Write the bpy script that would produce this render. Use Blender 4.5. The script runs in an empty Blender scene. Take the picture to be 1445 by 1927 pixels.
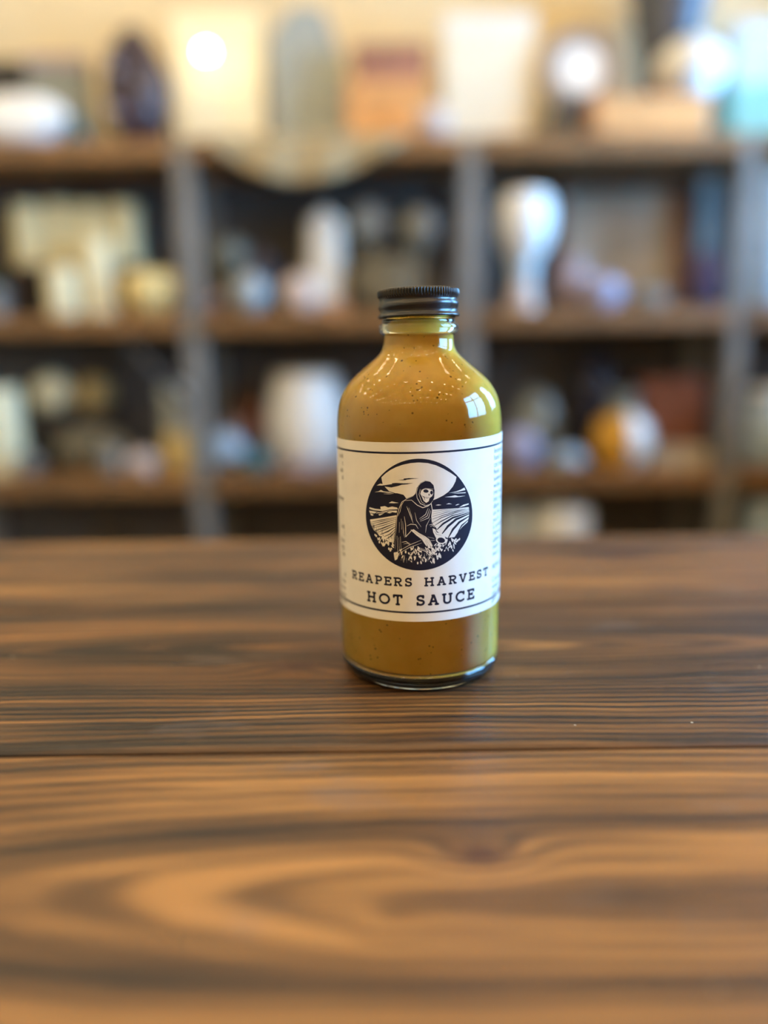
import bpy, bmesh, math, random
from mathutils import Vector, Matrix

SC = bpy.context.scene
C = SC.collection
PI = math.pi


def col(r, g, b):
    def f(c):
        c /= 255.0
        return c / 12.92 if c <= 0.04045 else ((c + 0.055) / 1.055) ** 2.4
    return (f(r), f(g), f(b), 1.0)


# ------------------------------------------------------------------ camera
FPX = 1447.0                       # focal length in pixels of the 1445 x 1927 frame
PITCH = math.radians(11.7)
ROLL = math.radians(0.75)
EYE = Vector((0.0, 0.0, 0.1180))
cam_d = bpy.data.cameras.new('camera')
cam = bpy.data.objects.new('camera', cam_d)
C.objects.link(cam)
cam_d.sensor_fit = 'VERTICAL'
cam_d.sensor_height = 36.0
cam_d.lens = 36.0 * FPX / 1927.0
cam_d.clip_start = 0.01
cam_d.clip_end = 50
CAM_M = (Matrix.Translation(EYE) @ Matrix.Rotation(PI / 2 - PITCH, 4, 'X')
         @ Matrix.Rotation(-ROLL, 4, 'Z'))
cam.matrix_world = CAM_M
cam_d.dof.use_dof = True
cam_d.dof.focus_distance = 0.257
cam_d.dof.aperture_fstop = cam_d.lens / 13.0
SC.camera = cam

# ------------------------------------------------------------------ world, exposure
w = bpy.data.worlds.new('sky')
SC.world = w
w.use_nodes = True
w.node_tree.nodes['Background'].inputs[0].default_value = (0.55, 0.74, 1.0, 1)
w.node_tree.nodes['Background'].inputs[1].default_value = 2.0
SC.view_settings.view_transform = 'Standard'
SC.view_settings.look = 'None'
SC.view_settings.gamma = 1.0
SC.view_settings.use_curve_mapping = False
SC.view_settings.exposure = 0.12
SC.cycles.use_denoising = True
SC.cycles.max_bounces = 5
SC.cycles.diffuse_bounces = 3
SC.cycles.glossy_bounces = 3
SC.cycles.transmission_bounces = 6
SC.cycles.adaptive_threshold = 0.06
SC.cycles.adaptive_min_samples = 16
SC.cycles.caustics_reflective = False

# ------------------------------------------------------------------ daylight through the two windows
WIN = [(-0.35, 0.62), (0.95, 2.10)]          # y ranges of the windows in the right wall
WZ = (0.18, 1.12)
WX = 1.42
DAY = (112.0, 105.0)
for (y0, y1), day in zip(WIN, DAY):
    ld = bpy.data.lights.new('window_daylight', 'AREA')
    ld.shape = 'RECTANGLE'
    ld.size = WZ[1] - WZ[0]
    ld.size_y = y1 - y0
    ld.energy = day * (y1 - y0)
    ld.color = (0.20, 0.54, 1.0)
    lo = bpy.data.objects.new('window_daylight', ld)
    C.objects.link(lo)
    lo.location = (WX + 0.16, (y0 + y1) / 2, (WZ[0] + WZ[1]) / 2)
    lo.rotation_euler = (0, PI / 2, 0)
BULB_EMIT = 98.0


# ------------------------------------------------------------------ helpers
def ray(px, py):
    v = Vector(((px - 722.5) / FPX, (963.5 - py) / FPX, -1.0))
    return (CAM_M.to_3x3() @ v)


def at(px, py, Y):
    """world point at depth Y for a point measured in the photograph"""
    d = ray(px, py)
    return EYE + d * (Y / d.y)


def link(o, parent=None):
    C.objects.link(o)
    if parent:
        o.parent = parent
    return o


def tag(o, label=None, cat=None, group=None, kind=None):
    if label: o['label'] = label
    if cat: o['category'] = cat
    if group: o['group'] = group
    if kind: o['kind'] = kind
    return o


def thing(name, label, cat, loc=(0, 0, 0), rz=0, group=None):
    o = bpy.data.objects.new(name, None)
    o.empty_display_size = 0.02
    C.objects.link(o)
    o.location = loc
    o.rotation_euler = (0, 0, rz)
    return tag(o, label, cat, group)


def mesh_obj(name, verts, faces, mat, parent=None, smooth=False, loc=None):
    me = bpy.data.meshes.new(name)
    me.from_pydata([tuple(v) for v in verts], [], faces)
    me.update()
    if smooth:
        for p in me.polygons:
            p.use_smooth = True
    if mat: me.materials.append(mat)
    o = bpy.data.objects.new(name, me)
    if loc is not None: o.location = loc
    return link(o, parent)


def bm_obj(name, bm, mat, parent=None, smooth=False, loc=None):
    bmesh.ops.recalc_face_normals(bm, faces=bm.faces)
    me = bpy.data.meshes.new(name)
    bm.to_mesh(me)
    bm.free()
    if smooth:
        for p in me.polygons:
            p.use_smooth = True
    if mat: me.materials.append(mat)
    o = bpy.data.objects.new(name, me)
    if loc is not None: o.location = loc
    return link(o, parent)


def sharp(o, angle=40):
    o.data.set_sharp_from_angle(angle=math.radians(angle))
    return o


def box_bm(x0, x1, y0, y1, z0, z1, bev=0.0, seg=2, bm=None):
    own = bm is None
    if own: bm = bmesh.new()
    r = bmesh.ops.create_cube(bm, size=1.0)
    vs = r['verts']
    for v in vs:
        v.co = Vector(((x0 + x1) / 2 + v.co.x * (x1 - x0), (y0 + y1) / 2 + v.co.y * (y1 - y0),
                       (z0 + z1) / 2 + v.co.z * (z1 - z0)))
    if bev > 0:
        es = list({e for v in vs for e in v.link_edges})
        bmesh.ops.bevel(bm, geom=es, offset=bev, segments=seg, profile=0.5, affect='EDGES')
    return bm


def box(name, x0, x1, y0, y1, z0, z1, mat, parent=None, bev=0.0, seg=2):
    """box with its object origin at the centre of its base"""
    cx, cy = (x0 + x1) / 2, (y0 + y1) / 2
    bm = box_bm(x0 - cx, x1 - cx, y0 - cy, y1 - cy, 0, z1 - z0, bev, seg)
    return bm_obj(name, bm, mat, parent, loc=(cx, cy, z0))


def lathe(name, prof, mat, parent=None, segs=48, smooth=True, loc=None, rfun=None, zfun=None, ang=35):
    """prof: list of (r, z) from bottom to top; r = 0 closes with a pole"""
    verts, rings = [], []
    for r, z in prof:
        if r <= 1e-9:
            rings.append([len(verts)])
            verts.append((0, 0, z))
        else:
            ring = []
            for i in range(segs):
                a = 2 * PI * i / segs
                rr = rfun(r, z, a) if rfun else r
                zz = zfun(r, z, a) if zfun else z
                ring.append(len(verts))
                verts.append((rr * math.cos(a), rr * math.sin(a), zz))
            rings.append(ring)
    faces = []
    for A, B in zip(rings, rings[1:]):
        if len(A) == 1 and len(B) == 1: continue
        for i in range(segs):
            j = (i + 1) % segs
            if len(A) == 1: faces.append((A[0], B[j], B[i]))
            elif len(B) == 1: faces.append((A[i], A[j], B[0]))
            else: faces.append((A[i], A[j], B[j], B[i]))
    o = mesh_obj(name, verts, faces, mat, parent, smooth, loc)
    if smooth and ang: sharp(o, ang)
    return o


def tube(name, pts, r, mat, parent=None, segs=8, loc=None):
    pts = [Vector(p) for p in pts]
    verts, faces = [], []
    n = len(pts)
    for i, p in enumerate(pts):
        t = (pts[min(i + 1, n - 1)] - pts[max(i - 1, 0)]).normalized()
        a = Vector((0, 0, 1)) if abs(t.z) < 0.9 else Vector((1, 0, 0))
        u = t.cross(a).normalized()
        v = t.cross(u)
        rr = r[i] if isinstance(r, (list, tuple)) else r
        for k in range(segs):
            an = 2 * PI * k / segs
            verts.append(p + u * math.cos(an) * rr + v * math.sin(an) * rr)
    for i in range(n - 1):
        for k in range(segs):
            k2 = (k + 1) % segs
            faces.append((i * segs + k, i * segs + k2, (i + 1) * segs + k2, (i + 1) * segs + k))
    faces.append(tuple(range(segs))[::-1])
    faces.append(tuple((n - 1) * segs + k for k in range(segs)))
    return mesh_obj(name, verts, faces, mat, parent, True, loc)


# ------------------------------------------------------------------ materials
MATS = {}


class NT:
    """small shorthand around a node tree"""
    def __init__(self, mat):
        mat.use_nodes = True
        self.t = mat.node_tree
        self.n = self.t.nodes
        self.bsdf = self.n.get('Principled BSDF')
        self.out = self.n.get('Material Output')

    def new(self, kind, **kw):
        nd = self.n.new(kind)
        for k, v in kw.items(): setattr(nd, k, v)
        return nd

    def lk(self, a, b): self.t.links.new(a, b)

    def set(self, sock, v):
        if hasattr(v, 'is_output'): self.lk(v, sock)
        else: sock.default_value = v

    def m(self, op, a, b=None, c=None, clamp=False):
        nd = self.new('ShaderNodeMath', operation=op, use_clamp=clamp)
        self.set(nd.inputs[0], a)
        if b is not None: self.set(nd.inputs[1], b)
        if c is not None: self.set(nd.inputs[2], c)
        return nd.outputs[0]

    def ramp(self, fac, stops):
        nd = self.new('ShaderNodeValToRGB')
        el = nd.color_ramp.elements
        while len(el) < len(stops): el.new(0.5)
        for e, (p, c) in zip(el, stops):
            e.position = p
            e.color = c if len(c) == 4 else (*c, 1)
        self.lk(fac, nd.inputs[0])
        return nd.outputs[0]

    def mix(self, fac, a, b, blend='MIX'):
        nd = self.new('ShaderNodeMix', data_type='RGBA', blend_type=blend)
        self.set(nd.inputs[0], fac)
        self.set(nd.inputs[6], a)
        self.set(nd.inputs[7], b)
        return nd.outputs[2]

    def noise(self, vec, scale, detail=3.0, rough=0.55, dist=0.0):
        nd = self.new('ShaderNodeTexNoise')
        nd.inputs['Scale'].default_value = scale
        nd.inputs['Detail'].default_value = detail
        nd.inputs['Roughness'].default_value = rough
        nd.inputs['Distortion'].default_value = dist
        if vec is not None: self.lk(vec, nd.inputs['Vector'])
        return nd.outputs['Fac']

    def obj(self):
        return self.new('ShaderNodeTexCoord').outputs['Object']

    def scale(self, vec, s):
        nd = self.new('ShaderNodeMapping')
        nd.inputs['Scale'].default_value = s
        self.lk(vec, nd.inputs['Vector'])
        return nd.outputs[0]

    def bump(self, h, strength=0.3, dist=0.001):
        nd = self.new('ShaderNodeBump')
        nd.inputs['Strength'].default_value = strength
        nd.inputs['Distance'].default_value = dist
        self.lk(h, nd.inputs['Height'])
        self.lk(nd.outputs[0], self.bsdf.inputs['Normal'])


def mat(name, c, rough=0.5, metal=0.0, var=0.12, scale=40.0, bump=0.0, c2=None, spec=0.5, coat=0.0, trans=0.0):
    """plain object material with a little procedural mottling"""
    if name in MATS: return MATS[name]
    M = bpy.data.materials.new(name)
    t = NT(M)
    b = t.bsdf
    b.inputs['Roughness'].default_value = rough
    b.inputs['Metallic'].default_value = metal
    b.inputs['Specular IOR Level'].default_value = spec
    b.inputs['Coat Weight'].default_value = coat
    b.inputs['Coat Roughness'].default_value = 0.05
    n = t.noise(t.obj(), scale, 4)
    if c2 is None: c2 = tuple(v * (1 - 2.2 * var) for v in c[:3]) + (1,)
    hi = tuple(min(1, v * (1 + 0.6 * var)) for v in c[:3]) + (1,)
    t.lk(t.ramp(n, [(0.3, c2), (0.65, hi)]), b.inputs['Base Color'])
    if bump: t.bump(n, bump, 0.002)
    MATS[name] = M
    return M


def emit_mat(name, c, strength):
    M = bpy.data.materials.new(name)
    t = NT(M)
    t.bsdf.inputs['Base Color'].default_value = c
    t.bsdf.inputs['Emission Color'].default_value = c
    t.bsdf.inputs['Emission Strength'].default_value = strength
    return M


def sheen_glass(name, rough=0.02, ior=1.5, tint=(0.97, 0.98, 0.96, 1)):
    """thin clear glass: fresnel reflection over plain transmission"""
    M = bpy.data.materials.new(name)
    t = NT(M)
    t.n.remove(t.bsdf)
    fr = t.new('ShaderNodeFresnel')
    fr.inputs[0].default_value = ior
    tr = t.new('ShaderNodeBsdfTransparent')
    tr.inputs[0].default_value = tint
    gl = t.new('ShaderNodeBsdfGlossy')
    gl.inputs['Roughness'].default_value = rough
    n = t.noise(t.obj(), 60, 2)
    bp = t.new('ShaderNodeBump')
    bp.inputs['Strength'].default_value = 0.05
    bp.inputs['Distance'].default_value = 0.001
    t.lk(n, bp.inputs['Height'])
    t.lk(bp.outputs[0], gl.inputs['Normal'])
    mx = t.new('ShaderNodeMixShader')
    t.lk(fr.outputs[0], mx.inputs[0])
    t.lk(tr.outputs[0], mx.inputs[1])
    t.lk(gl.outputs[0], mx.inputs[2])
    t.lk(mx.outputs[0], t.out.inputs['Surface'])
    return M


def solid_glass(name, tint=(0.90, 0.96, 0.88, 1)):
    M = bpy.data.materials.new(name)
    t = NT(M)
    b = t.bsdf
    b.inputs['Base Color'].default_value = tint
    b.inputs['Transmission Weight'].default_value = 1.0
    b.inputs['Roughness'].default_value = 0.015
    b.inputs['IOR'].default_value = 1.48
    return M


def plank_mat(name, y0, xc, k, e, knots, seed, light, mid, dark, freq=270.0, tone=0.25):
    """flat-sawn board: growth rings cut lengthwise, so the contours make long cathedral arches along X"""
    M = bpy.data.materials.new(name)
    t = NT(M)
    o = t.obj()
    sp = t.new('ShaderNodeSeparateXYZ')
    t.lk(o, sp.inputs[0])
    X, Y = sp.outputs[0], sp.outputs[1]
    off = t.new('ShaderNodeMapping')
    off.inputs['Location'].default_value = (seed * 3.7, seed * 1.9, seed)
    t.lk(o, off.inputs['Vector'])
    V = off.outputs[0]
    warp = t.m('SUBTRACT', t.noise(t.scale(V, (5, 16, 1)), 1.0, 1), 0.5)
    warp2 = t.m('SUBTRACT', t.noise(t.scale(V, (30, 60, 1)), 1.0, 1), 0.5)
    Yw = t.m('ADD', t.m('ADD', Y, t.m('MULTIPLY', warp, 0.016)), t.m('MULTIPLY', warp2, 0.0022))
    dy = t.m('SUBTRACT', Yw, y0)
    dx = t.m('MULTIPLY', t.m('SUBTRACT', X, xc), k)
    f = t.m('SQRT', t.m('ADD', t.m('ADD', t.m('MULTIPLY', dy, dy), t.m('MULTIPLY', dx, dx)), e * e))
    core = None
    for kx, ky, sx, sy, amp in knots:
        qx = t.m('DIVIDE', t.m('SUBTRACT', X, kx), sx)
        qy = t.m('DIVIDE', t.m('SUBTRACT', Y, ky), sy)
        q = t.m('ADD', t.m('MULTIPLY', qx, qx), t.m('MULTIPLY', qy, qy))
        g = t.m('EXPONENT', t.m('MULTIPLY', q, -0.6))
        f = t.m('ADD', f, t.m('MULTIPLY', g, amp))
        cg = t.m('EXPONENT', t.m('MULTIPLY', q, -3.0))
        if amp > 0: core = cg if core is None else t.m('MAXIMUM', core, cg)
    ph = t.m('MULTIPLY', f, freq * 2 * PI)
    ring = t.m('MULTIPLY_ADD', t.m('SINE', ph), 0.5, 0.5)
    ring = t.m('POWER', ring, 1.7)
    cv = t.new('ShaderNodeCombineXYZ')
    t.lk(t.m('MULTIPLY', f, freq * 0.42), cv.inputs[0])
    t.lk(t.m('MULTIPLY', X, 2.5), cv.inputs[1])
    cv.inputs[2].default_value = seed
    broad = t.noise(cv.outputs[0], 1.0, 2.5, 0.6)
    fibre = t.noise(t.scale(V, (14, 900, 1)), 1.0, 2, 0.6)
    fine = t.noise(t.scale(V, (40, 2200, 1)), 1.0, 2, 0.6)
    patch = t.noise(t.scale(V, (7, 26, 1)), 1.0, 2, 0.6)
    streak = t.noise(t.scale(V, (4, 120, 1)), 1.0, 3, 0.6)
    amt = t.m('MULTIPLY', t.noise(t.scale(V, (9, 30, 1)), 1.3, 2), 1.25)
    a = t.m('MULTIPLY', t.m('MULTIPLY', ring, amt), 0.62)
    b = t.m('MULTIPLY', t.m('SUBTRACT', broad, 0.5), 2.2)
    c = t.m('MULTIPLY', t.m('SUBTRACT', fibre, 0.5), 0.55)
    d = t.m('MULTIPLY', t.m('SUBTRACT', patch, 0.5), 1.0)
    s = t.m('MULTIPLY', t.m('SUBTRACT', streak, 0.5), 0.5)
    v = t.m('ADD', t.m('ADD', a, b), t.m('ADD', c, t.m('ADD', d, s)))
    v = t.m('ADD', v, tone)
    v = t.m('ADD', v, t.m('MULTIPLY', t.m('SUBTRACT', fine, 0.5), 0.25))
    base = t.ramp(v, [(0.0, light), (0.42, mid), (0.95, dark)])
    # grey rubbed patches
    wear = t.noise(t.scale(V, (16, 34, 1)), 1.0, 3, 0.7)
    wearm = t.ramp(wear, [(0.60, (0, 0, 0, 1)), (0.74, (1, 1, 1, 1))])
    base = t.mix(t.m('MULTIPLY', wearm, 0.32), base, col(112, 98, 88))
    if core is not None:
        base = t.mix(t.m('MULTIPLY', core, 0.85), base, col(62, 26, 18))
    # pale dust specks
    vo = t.new('ShaderNodeTexVoronoi')
    vo.inputs['Scale'].default_value = 75
    t.lk(V, vo.inputs['Vector'])
    spk = t.m('LESS_THAN', vo.outputs['Distance'], 0.035)
    gate = t.m('GREATER_THAN', t.noise(V, 31, 1), 0.60)
    base = t.mix(t.m('MULTIPLY', t.m('MULTIPLY', spk, gate), 0.8), base, col(205, 190, 165))
    t.lk(base, t.bsdf.inputs['Base Color'])
    t.lk(t.m('MULTIPLY_ADD', patch, 0.25, 0.30), t.bsdf.inputs['Roughness'])
    t.bsdf.inputs['Specular IOR Level'].default_value = 0.5
    hgt = t.m('ADD', t.m('MULTIPLY', ring, -0.5), t.m('ADD', t.m('MULTIPLY', fibre, 0.5), t.m('MULTIPLY', fine, 0.4)))
    t.bump(hgt, 0.45, 0.0006)
    return M


# ------------------------------------------------------------------ room
M_wall = mat('wall_plaster', col(226, 209, 172), 0.85, scale=3, var=0.07, bump=0.05)
M_ceil = mat('ceiling_paint', col(226, 208, 172), 0.9, scale=4, var=0.03)
M_floor = mat('floor_boards', col(84, 62, 44), 0.5, scale=6, var=0.15)
M_frame = mat('window_paint', col(226, 226, 222), 0.4, scale=20, var=0.03)
FZ, CZ = -0.92, 1.70
XL, YB, YF = -2.3, 2.26, -2.4


def struct(o):
    o['kind'] = 'structure'
    return o


struct(box('floor', XL - .1, WX + .3, YF - .1, YB + .1, FZ - 0.1, FZ, M_floor))
struct(box('ceiling', XL - .1, WX + .3, YF - .1, YB + .1, CZ, CZ + 0.1, M_ceil))
struct(box('wall_back', XL, WX, YB, YB + .1, FZ, CZ, M_wall))
struct(box('wall_front', XL, WX, YF - .1, YF, FZ, CZ, M_wall))
struct(box('wall_left', XL - .1, XL, YF - .1, YB + .1, FZ, CZ, M_wall))
bm = bmesh.new()
ys = [YF - .1, WIN[0][0], WIN[0][1], WIN[1][0], WIN[1][1], YB + .1]
for i in range(5):
    if i in (1, 3):
        box_bm(0, .12, ys[i], ys[i + 1], FZ, WZ[0], bm=bm)
        box_bm(0, .12, ys[i], ys[i + 1], WZ[1], CZ, bm=bm)
    else:
        box_bm(0, .12, ys[i], ys[i + 1], FZ, CZ, bm=bm)
struct(bm_obj('wall_right', bm, M_wall, loc=(WX, 0, 0)))
M_pane = sheen_glass('window_glass', 0.0, 1.45, (0.98, 0.99, 1, 1))
for wi, (y0, y1) in enumerate(WIN):
    W = bpy.data.objects.new('window_%d' % (wi + 1), None)
    link(W)
    struct(W)
    W.location = (WX, (y0 + y1) / 2, WZ[0])
    hw, hh = (y1 - y0) / 2, WZ[1] - WZ[0]
    bm = bmesh.new()
    for a, b, c, d in ((-hw, hw, 0, .05), (-hw, hw, hh - .05, hh), (-hw, -hw + .05, .05, hh - .05), (hw - .05, hw, .05, hh - .05)):
        box_bm(.03, .09, a, b, c, d, bm=bm)
    bm_obj('window_frame', bm, M_frame, W)
    box_o = bm_obj('mullion', box_bm(.035, .085, -.025, .025, .05, hh - .05), M_frame, W)
    bm_obj('transom', box_bm(.037, .083, -hw + .05, hw - .05, hh * .62, hh * .62 + .04), M_frame, W)
    for s in (-1, 1):
        a, b = (0.025, hw - .05) if s > 0 else (-hw + .05, -0.025)
        bm_obj('pane', box_bm(.058, .062, a, b, .05, hh * .62), M_pane, W)
        bm_obj('pane', box_bm(.058, .062, a, b, hh * .62 + .04, hh - .05), M_pane, W)
    bm_obj('window_sill', box_bm(-.06, .03, -hw - .03, hw + .03, -.03, 0, .004), M_frame, W)

# warm bulb strings under the ceiling (their points glint on the bottle's shoulder)
M_bulb = emit_mat('warm_bulb', (1.0, 0.77, 0.46, 1), BULB_EMIT)
M_socket = mat('bulb_socket', col(40, 36, 32), 0.5)
M_cord = mat('black_cord', col(25, 24, 23), 0.6)
bulb_me = None
where = ['sixth from the shelves', 'fifth from the shelves', 'fourth from the shelves', 'third from the shelves', 'second from the shelves', 'nearest the shelves']
for si, sy in enumerate((-1.75, -1.15, -0.5, 0.15, 0.8, 1.4)):
    S = thing('string_light', 'string of warm round bulbs under the ceiling, ' + where[si], 'string light',
              (0, sy, CZ), group='bulb strings under the ceiling')
    pts = []
    nb = 12
    for i in range(nb * 4 + 1):
        u = i / (nb * 4)
        x = XL + 0.02 + (WX - XL - 0.04) * u
        pts.append((x, 0.05 * math.sin(u * 9 + si), -0.03 - 0.16 * abs(math.sin(u * PI * 3))))
    tube('cord', pts, 0.004, M_cord, S, 6)
    for i in range(nb):
        x, y, z = pts[i * 4 + 2]
        if bulb_me is None:
            b = lathe('bulb', [(0, -.057), (.0185, -.044), (.0200, -.030), (.0095, -.009)],
                      M_bulb, S, 6, loc=(x, y, z))
            s = lathe('socket', [(.0105, -.013), (.011, 0.006), (0, .008)], M_socket, b, 12)
            bulb_me, sock_me = b.data, s.data
        else:
            b = link(bpy.data.objects.new('bulb', bulb_me), S)
            b.location = (x, y, z)
            link(bpy.data.objects.new('socket', sock_me), b)

# ------------------------------------------------------------------ table
T = thing('table', 'stained brown wooden table top of wide planks with visible grain and knots', 'table', (0, 0.084, FZ))
PW = 0.1363
light, mid, dark = col(166, 113, 56), col(106, 70, 35), col(37, 26, 18)
FAR = 0.4875
plank_specs = [
    # (y0, xc, k, e, knots(kx,ky,sx,sy,amp), seed, freq)
    (-0.016, 0.02, 0.055, 0.022, [(0.14, 0.02, .03, .012, .012)], 2.0, 190),
    (0.0150, 0.005, 0.085, 0.003, [(-0.0345, -0.004, 0.018, 0.0062, 0.010)], 5.3, 285),
    (-0.0150 + 0.018, 0.09, 0.115, 0.003, [(0.0222, 0.0164, 0.0100, 0.0055, 0.008), (0.0, -0.006, 0.006, 0.005, -0.002)], 8.9, 230),
    (0.03, -0.1, 0.05, 0.01, [], 11.0, 250),
    (-0.02, 0.2, 0.06, 0.012, [], 14.0, 250),
    (0.0, 0.0, 0.05, 0.012, [], 17.0, 250)]
M_plank = []
for i, (a, b, c, d, kn, sd, fq) in enumerate(plank_specs):
    M_plank.append(plank_mat('stained_pine_%d' % i, a, b, c, d, kn, sd, light, mid, dark, fq, (0.36, 0.42, 0.22, .25, .25, .25)[i]))
TH = 0.038
TX0, TX1 = -0.95, 0.95
for i in range(6):
    y1 = FAR - i * PW
    y0 = y1 - PW
    bm = box_bm(TX0, TX1, -PW / 2 + .0009, PW / 2 - .0009, -TH, 0, 0.0026, 3)
    o = bm_obj('plank', bm, M_plank[i], T, loc=(0, (y0 + y1) / 2 - 0.084, -FZ))
M_leg = mat('table_leg_wood', col(78, 52, 34), 0.5, scale=15)
for sx in (-1, 1):
    for yy in (-0.27, 0.42):
        box('leg', sx * .86 - .035, sx * .86 + .035, yy - .084 - .035, yy - .084 + .035, 0, -FZ - TH, M_leg, T, .004)
for yy in (-0.27, 0.42):
    box('apron', -.825, .825, yy - .084 - .012, yy - .084 + .012, -FZ - TH - .09, -FZ - TH, M_leg, T, .002)
for sx in (-1, 1):
    box('apron', sx * .86 - .012, sx * .86 + .012, -.27 - .084 + .035, .42 - .084 - .035, -FZ - TH - .09, -FZ - TH, M_leg, T, .002)

# ------------------------------------------------------------------ hot sauce bottle
BX, BY = 0.0132, 0.2816
BROT = -math.atan2(BX, BY)                       # its label faces the camera
B = thing('hot_sauce_bottle', 'round glass bottle of mustard-yellow hot sauce with a black screw cap and white label', 'bottle', (BX, BY, 0), BROT)
mm = 0.001

M_sauce = bpy.data.materials.new('mustard_sauce')
t = NT(M_sauce)
o_ = t.obj()
cl = t.noise(o_, 45, 4, 0.6)
base = t.ramp(cl, [(0.3, col(230, 180, 60)), (0.7, col(246, 202, 94))])
for sc_, th, gate, dk in ((330, 0.14, 0.64, col(74, 40, 14)), (620, 0.22, 0.60, col(120, 76, 18)), (190, 0.075, 0.62, col(48, 24, 12))):
    vo = t.new('ShaderNodeTexVoronoi')
    vo.inputs['Scale'].default_value = sc_
    t.lk(o_, vo.inputs['Vector'])
    sp_ = t.m('LESS_THAN', vo.outputs['Distance'], th)
    gt = t.m('GREATER_THAN', t.noise(o_, sc_ * 0.41, 1), gate)
    base = t.mix(t.m('MULTIPLY', t.m('MULTIPLY', sp_, gt), 0.7), base, dk)
t.lk(base, t.bsdf.inputs['Base Color'])
t.bsdf.inputs['Roughness'].default_value = 0.5
t.bsdf.inputs['Specular IOR Level'].default_value = 0.15
t.bsdf.inputs['Subsurface Weight'].default_value = 0.35
t.bsdf.inputs['Subsurface Radius'].default_value = (1.0, 0.6, 0.15)
t.bsdf.inputs['Subsurface Scale'].default_value = 0.003
M_shell = sheen_glass('bottle_glass', 0.015)
M_glass = solid_glass('thick_glass')

outer = [(29.75, 10.8), (29.9, 14), (29.95, 40), (29.95, 70), (29.95, 94.2), (29.8, 99), (29.45, 102), (28.95, 104.6),
         (28.1, 107), (26.8, 109.4), (25.0, 111.8), (22.5, 114.2), (19.6, 116.6), (16.7, 119.0), (14.9, 120.6),
         (13.6, 122.2), (12.85, 124.0), (12.6, 126.0), (12.62, 127.6), (13.0, 128.3)]


def smooth_prof(p, n=4):
    out = []
    for i in range(len(p) - 1):
        p0 = p[max(i - 1, 0)]; p1 = p[i]; p2 = p[i + 1]; p3 = p[min(i + 2, len(p) - 1)]
        for k in range(n):
            s = k / n
            out.append(tuple(0.5 * ((2 * b) + (-a + c) * s + (2 * a - 5 * b + 4 * c - d) * s * s + (-a + 3 * b - 3 * c + d) * s ** 3)
                             for a, b, c, d in zip(p0, p1, p2, p3)))
    out.append(p[-1])
    return out


ZS = 3.8
op = [(r, z_ - ZS) for r, z_ in smooth_prof(outer)]
lathe('glass_body', [(r * mm, z * mm) for r, z in op], M_shell, B, 128, ang=None)
sauce = [(0, 2.5), (20, 2.0), (25.8, 2.0), (27.8, 2.7), (28.95, 4.2), (29.4, 6.4)] + \
        [(r - 0.28, z) for r, z in op[2:-4]] + [(11.9, 128.2 - ZS), (11.9, 133.4 - ZS), (0, 133.4 - ZS)]
lathe('sauce', [(r * mm, z * mm) for r, z in sauce], M_sauce, B, 128, ang=None)
basep = [(0, 1.2), (14, 0.9), (21, 0.3), (23.5, 0.0), (25.8, 0.0), (27.4, 0.5), (28.6, 1.5), (29.4, 3.2), (29.75, 7.0),
         (29.46, 6.9), (29.0, 4.15), (27.82, 2.6), (25.8, 1.9), (20, 1.9), (0, 2.4)]
lathe('glass_base', [(r * mm, z * mm) for r, z in basep], M_glass, B, 128, ang=None)
collar = [(12.0, 128.3), (13.05, 128.35), (13.7, 128.7), (14.1, 129.5), (14.15, 130.7), (13.9, 131.5), (13.2, 131.9), (12.95, 132.4),
          (12.95, 134.2), (12.0, 134.2), (12.0, 131.0), (12.0, 128.3)]
lathe('glass_collar', [(r * mm, z * mm) for r, z in [(q, w_ - ZS) for q, w_ in collar]], M_glass, B, 96, ang=None)

# cap: knurled rim, thread bulge that climbs round the skirt, rolled bottom bead
M_cap = mat('black_cap_metal', col(11, 14, 21), 0.27, 0.0, var=0.05, scale=300, spec=0.6)


def kn(r, z, a):
    q = max(0.0, min(1.0, (z * 1000 - 140.6) / 0.5)) * max(0.0, min(1.0, (143.5 - z * 1000) / 0.4))
    return r + q * 0.00028 * math.cos(a * 84)


def th(r, z, a):
    q = max(0.0, 1 - abs(z * 1000 - 137.9) / 2.2)
    return z + q * 0.00045 * math.cos(a + 0.2)


capp = [(12.9, 134.3), (13.6, 134.0), (14.2, 133.85), (14.52, 134.1), (14.5, 134.6), (14.15, 134.95), (13.85, 135.3), (13.78, 136.0), (13.85, 136.6),
        (14.12, 137.2), (14.28, 137.8), (14.22, 138.4), (13.95, 139.0), (13.72, 139.5), (13.72, 140.1), (13.9, 140.5), (14.12, 140.9), (14.18, 141.3),
        (14.18, 142.0), (14.18, 142.7), (14.1, 143.2), (13.85, 143.5), (13.4, 143.65), (12.6, 143.6), (12.2, 143.45), (0, 143.45)]
cap = lathe('cap', [(r * mm, z * mm) for r, z in capp], M_cap, B, 504, rfun=kn, zfun=th, ang=None)
cap['label'] = 'black metal screw cap with knurled rim'
CT = Matrix.Translation((0, 0, .134)) @ Matrix.Rotation(math.radians(-1.0), 4, 'Y') @ Matrix.Translation((0, 0, -.134))
cap.data.transform(CT)
cap.data.transform(Matrix.Translation((0, 0, -ZS * mm)))

# --- label: paper band round the bottle; print is laid out flat in millimetres and rolled on
RL = 30.06
M_paper = mat('label_paper', col(232, 230, 224), 0.55, scale=120, var=0.02, spec=0.3)
M_ink = mat('navy_ink', col(30, 31, 50), 0.6, scale=200, var=0.05, spec=0.2)


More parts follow.
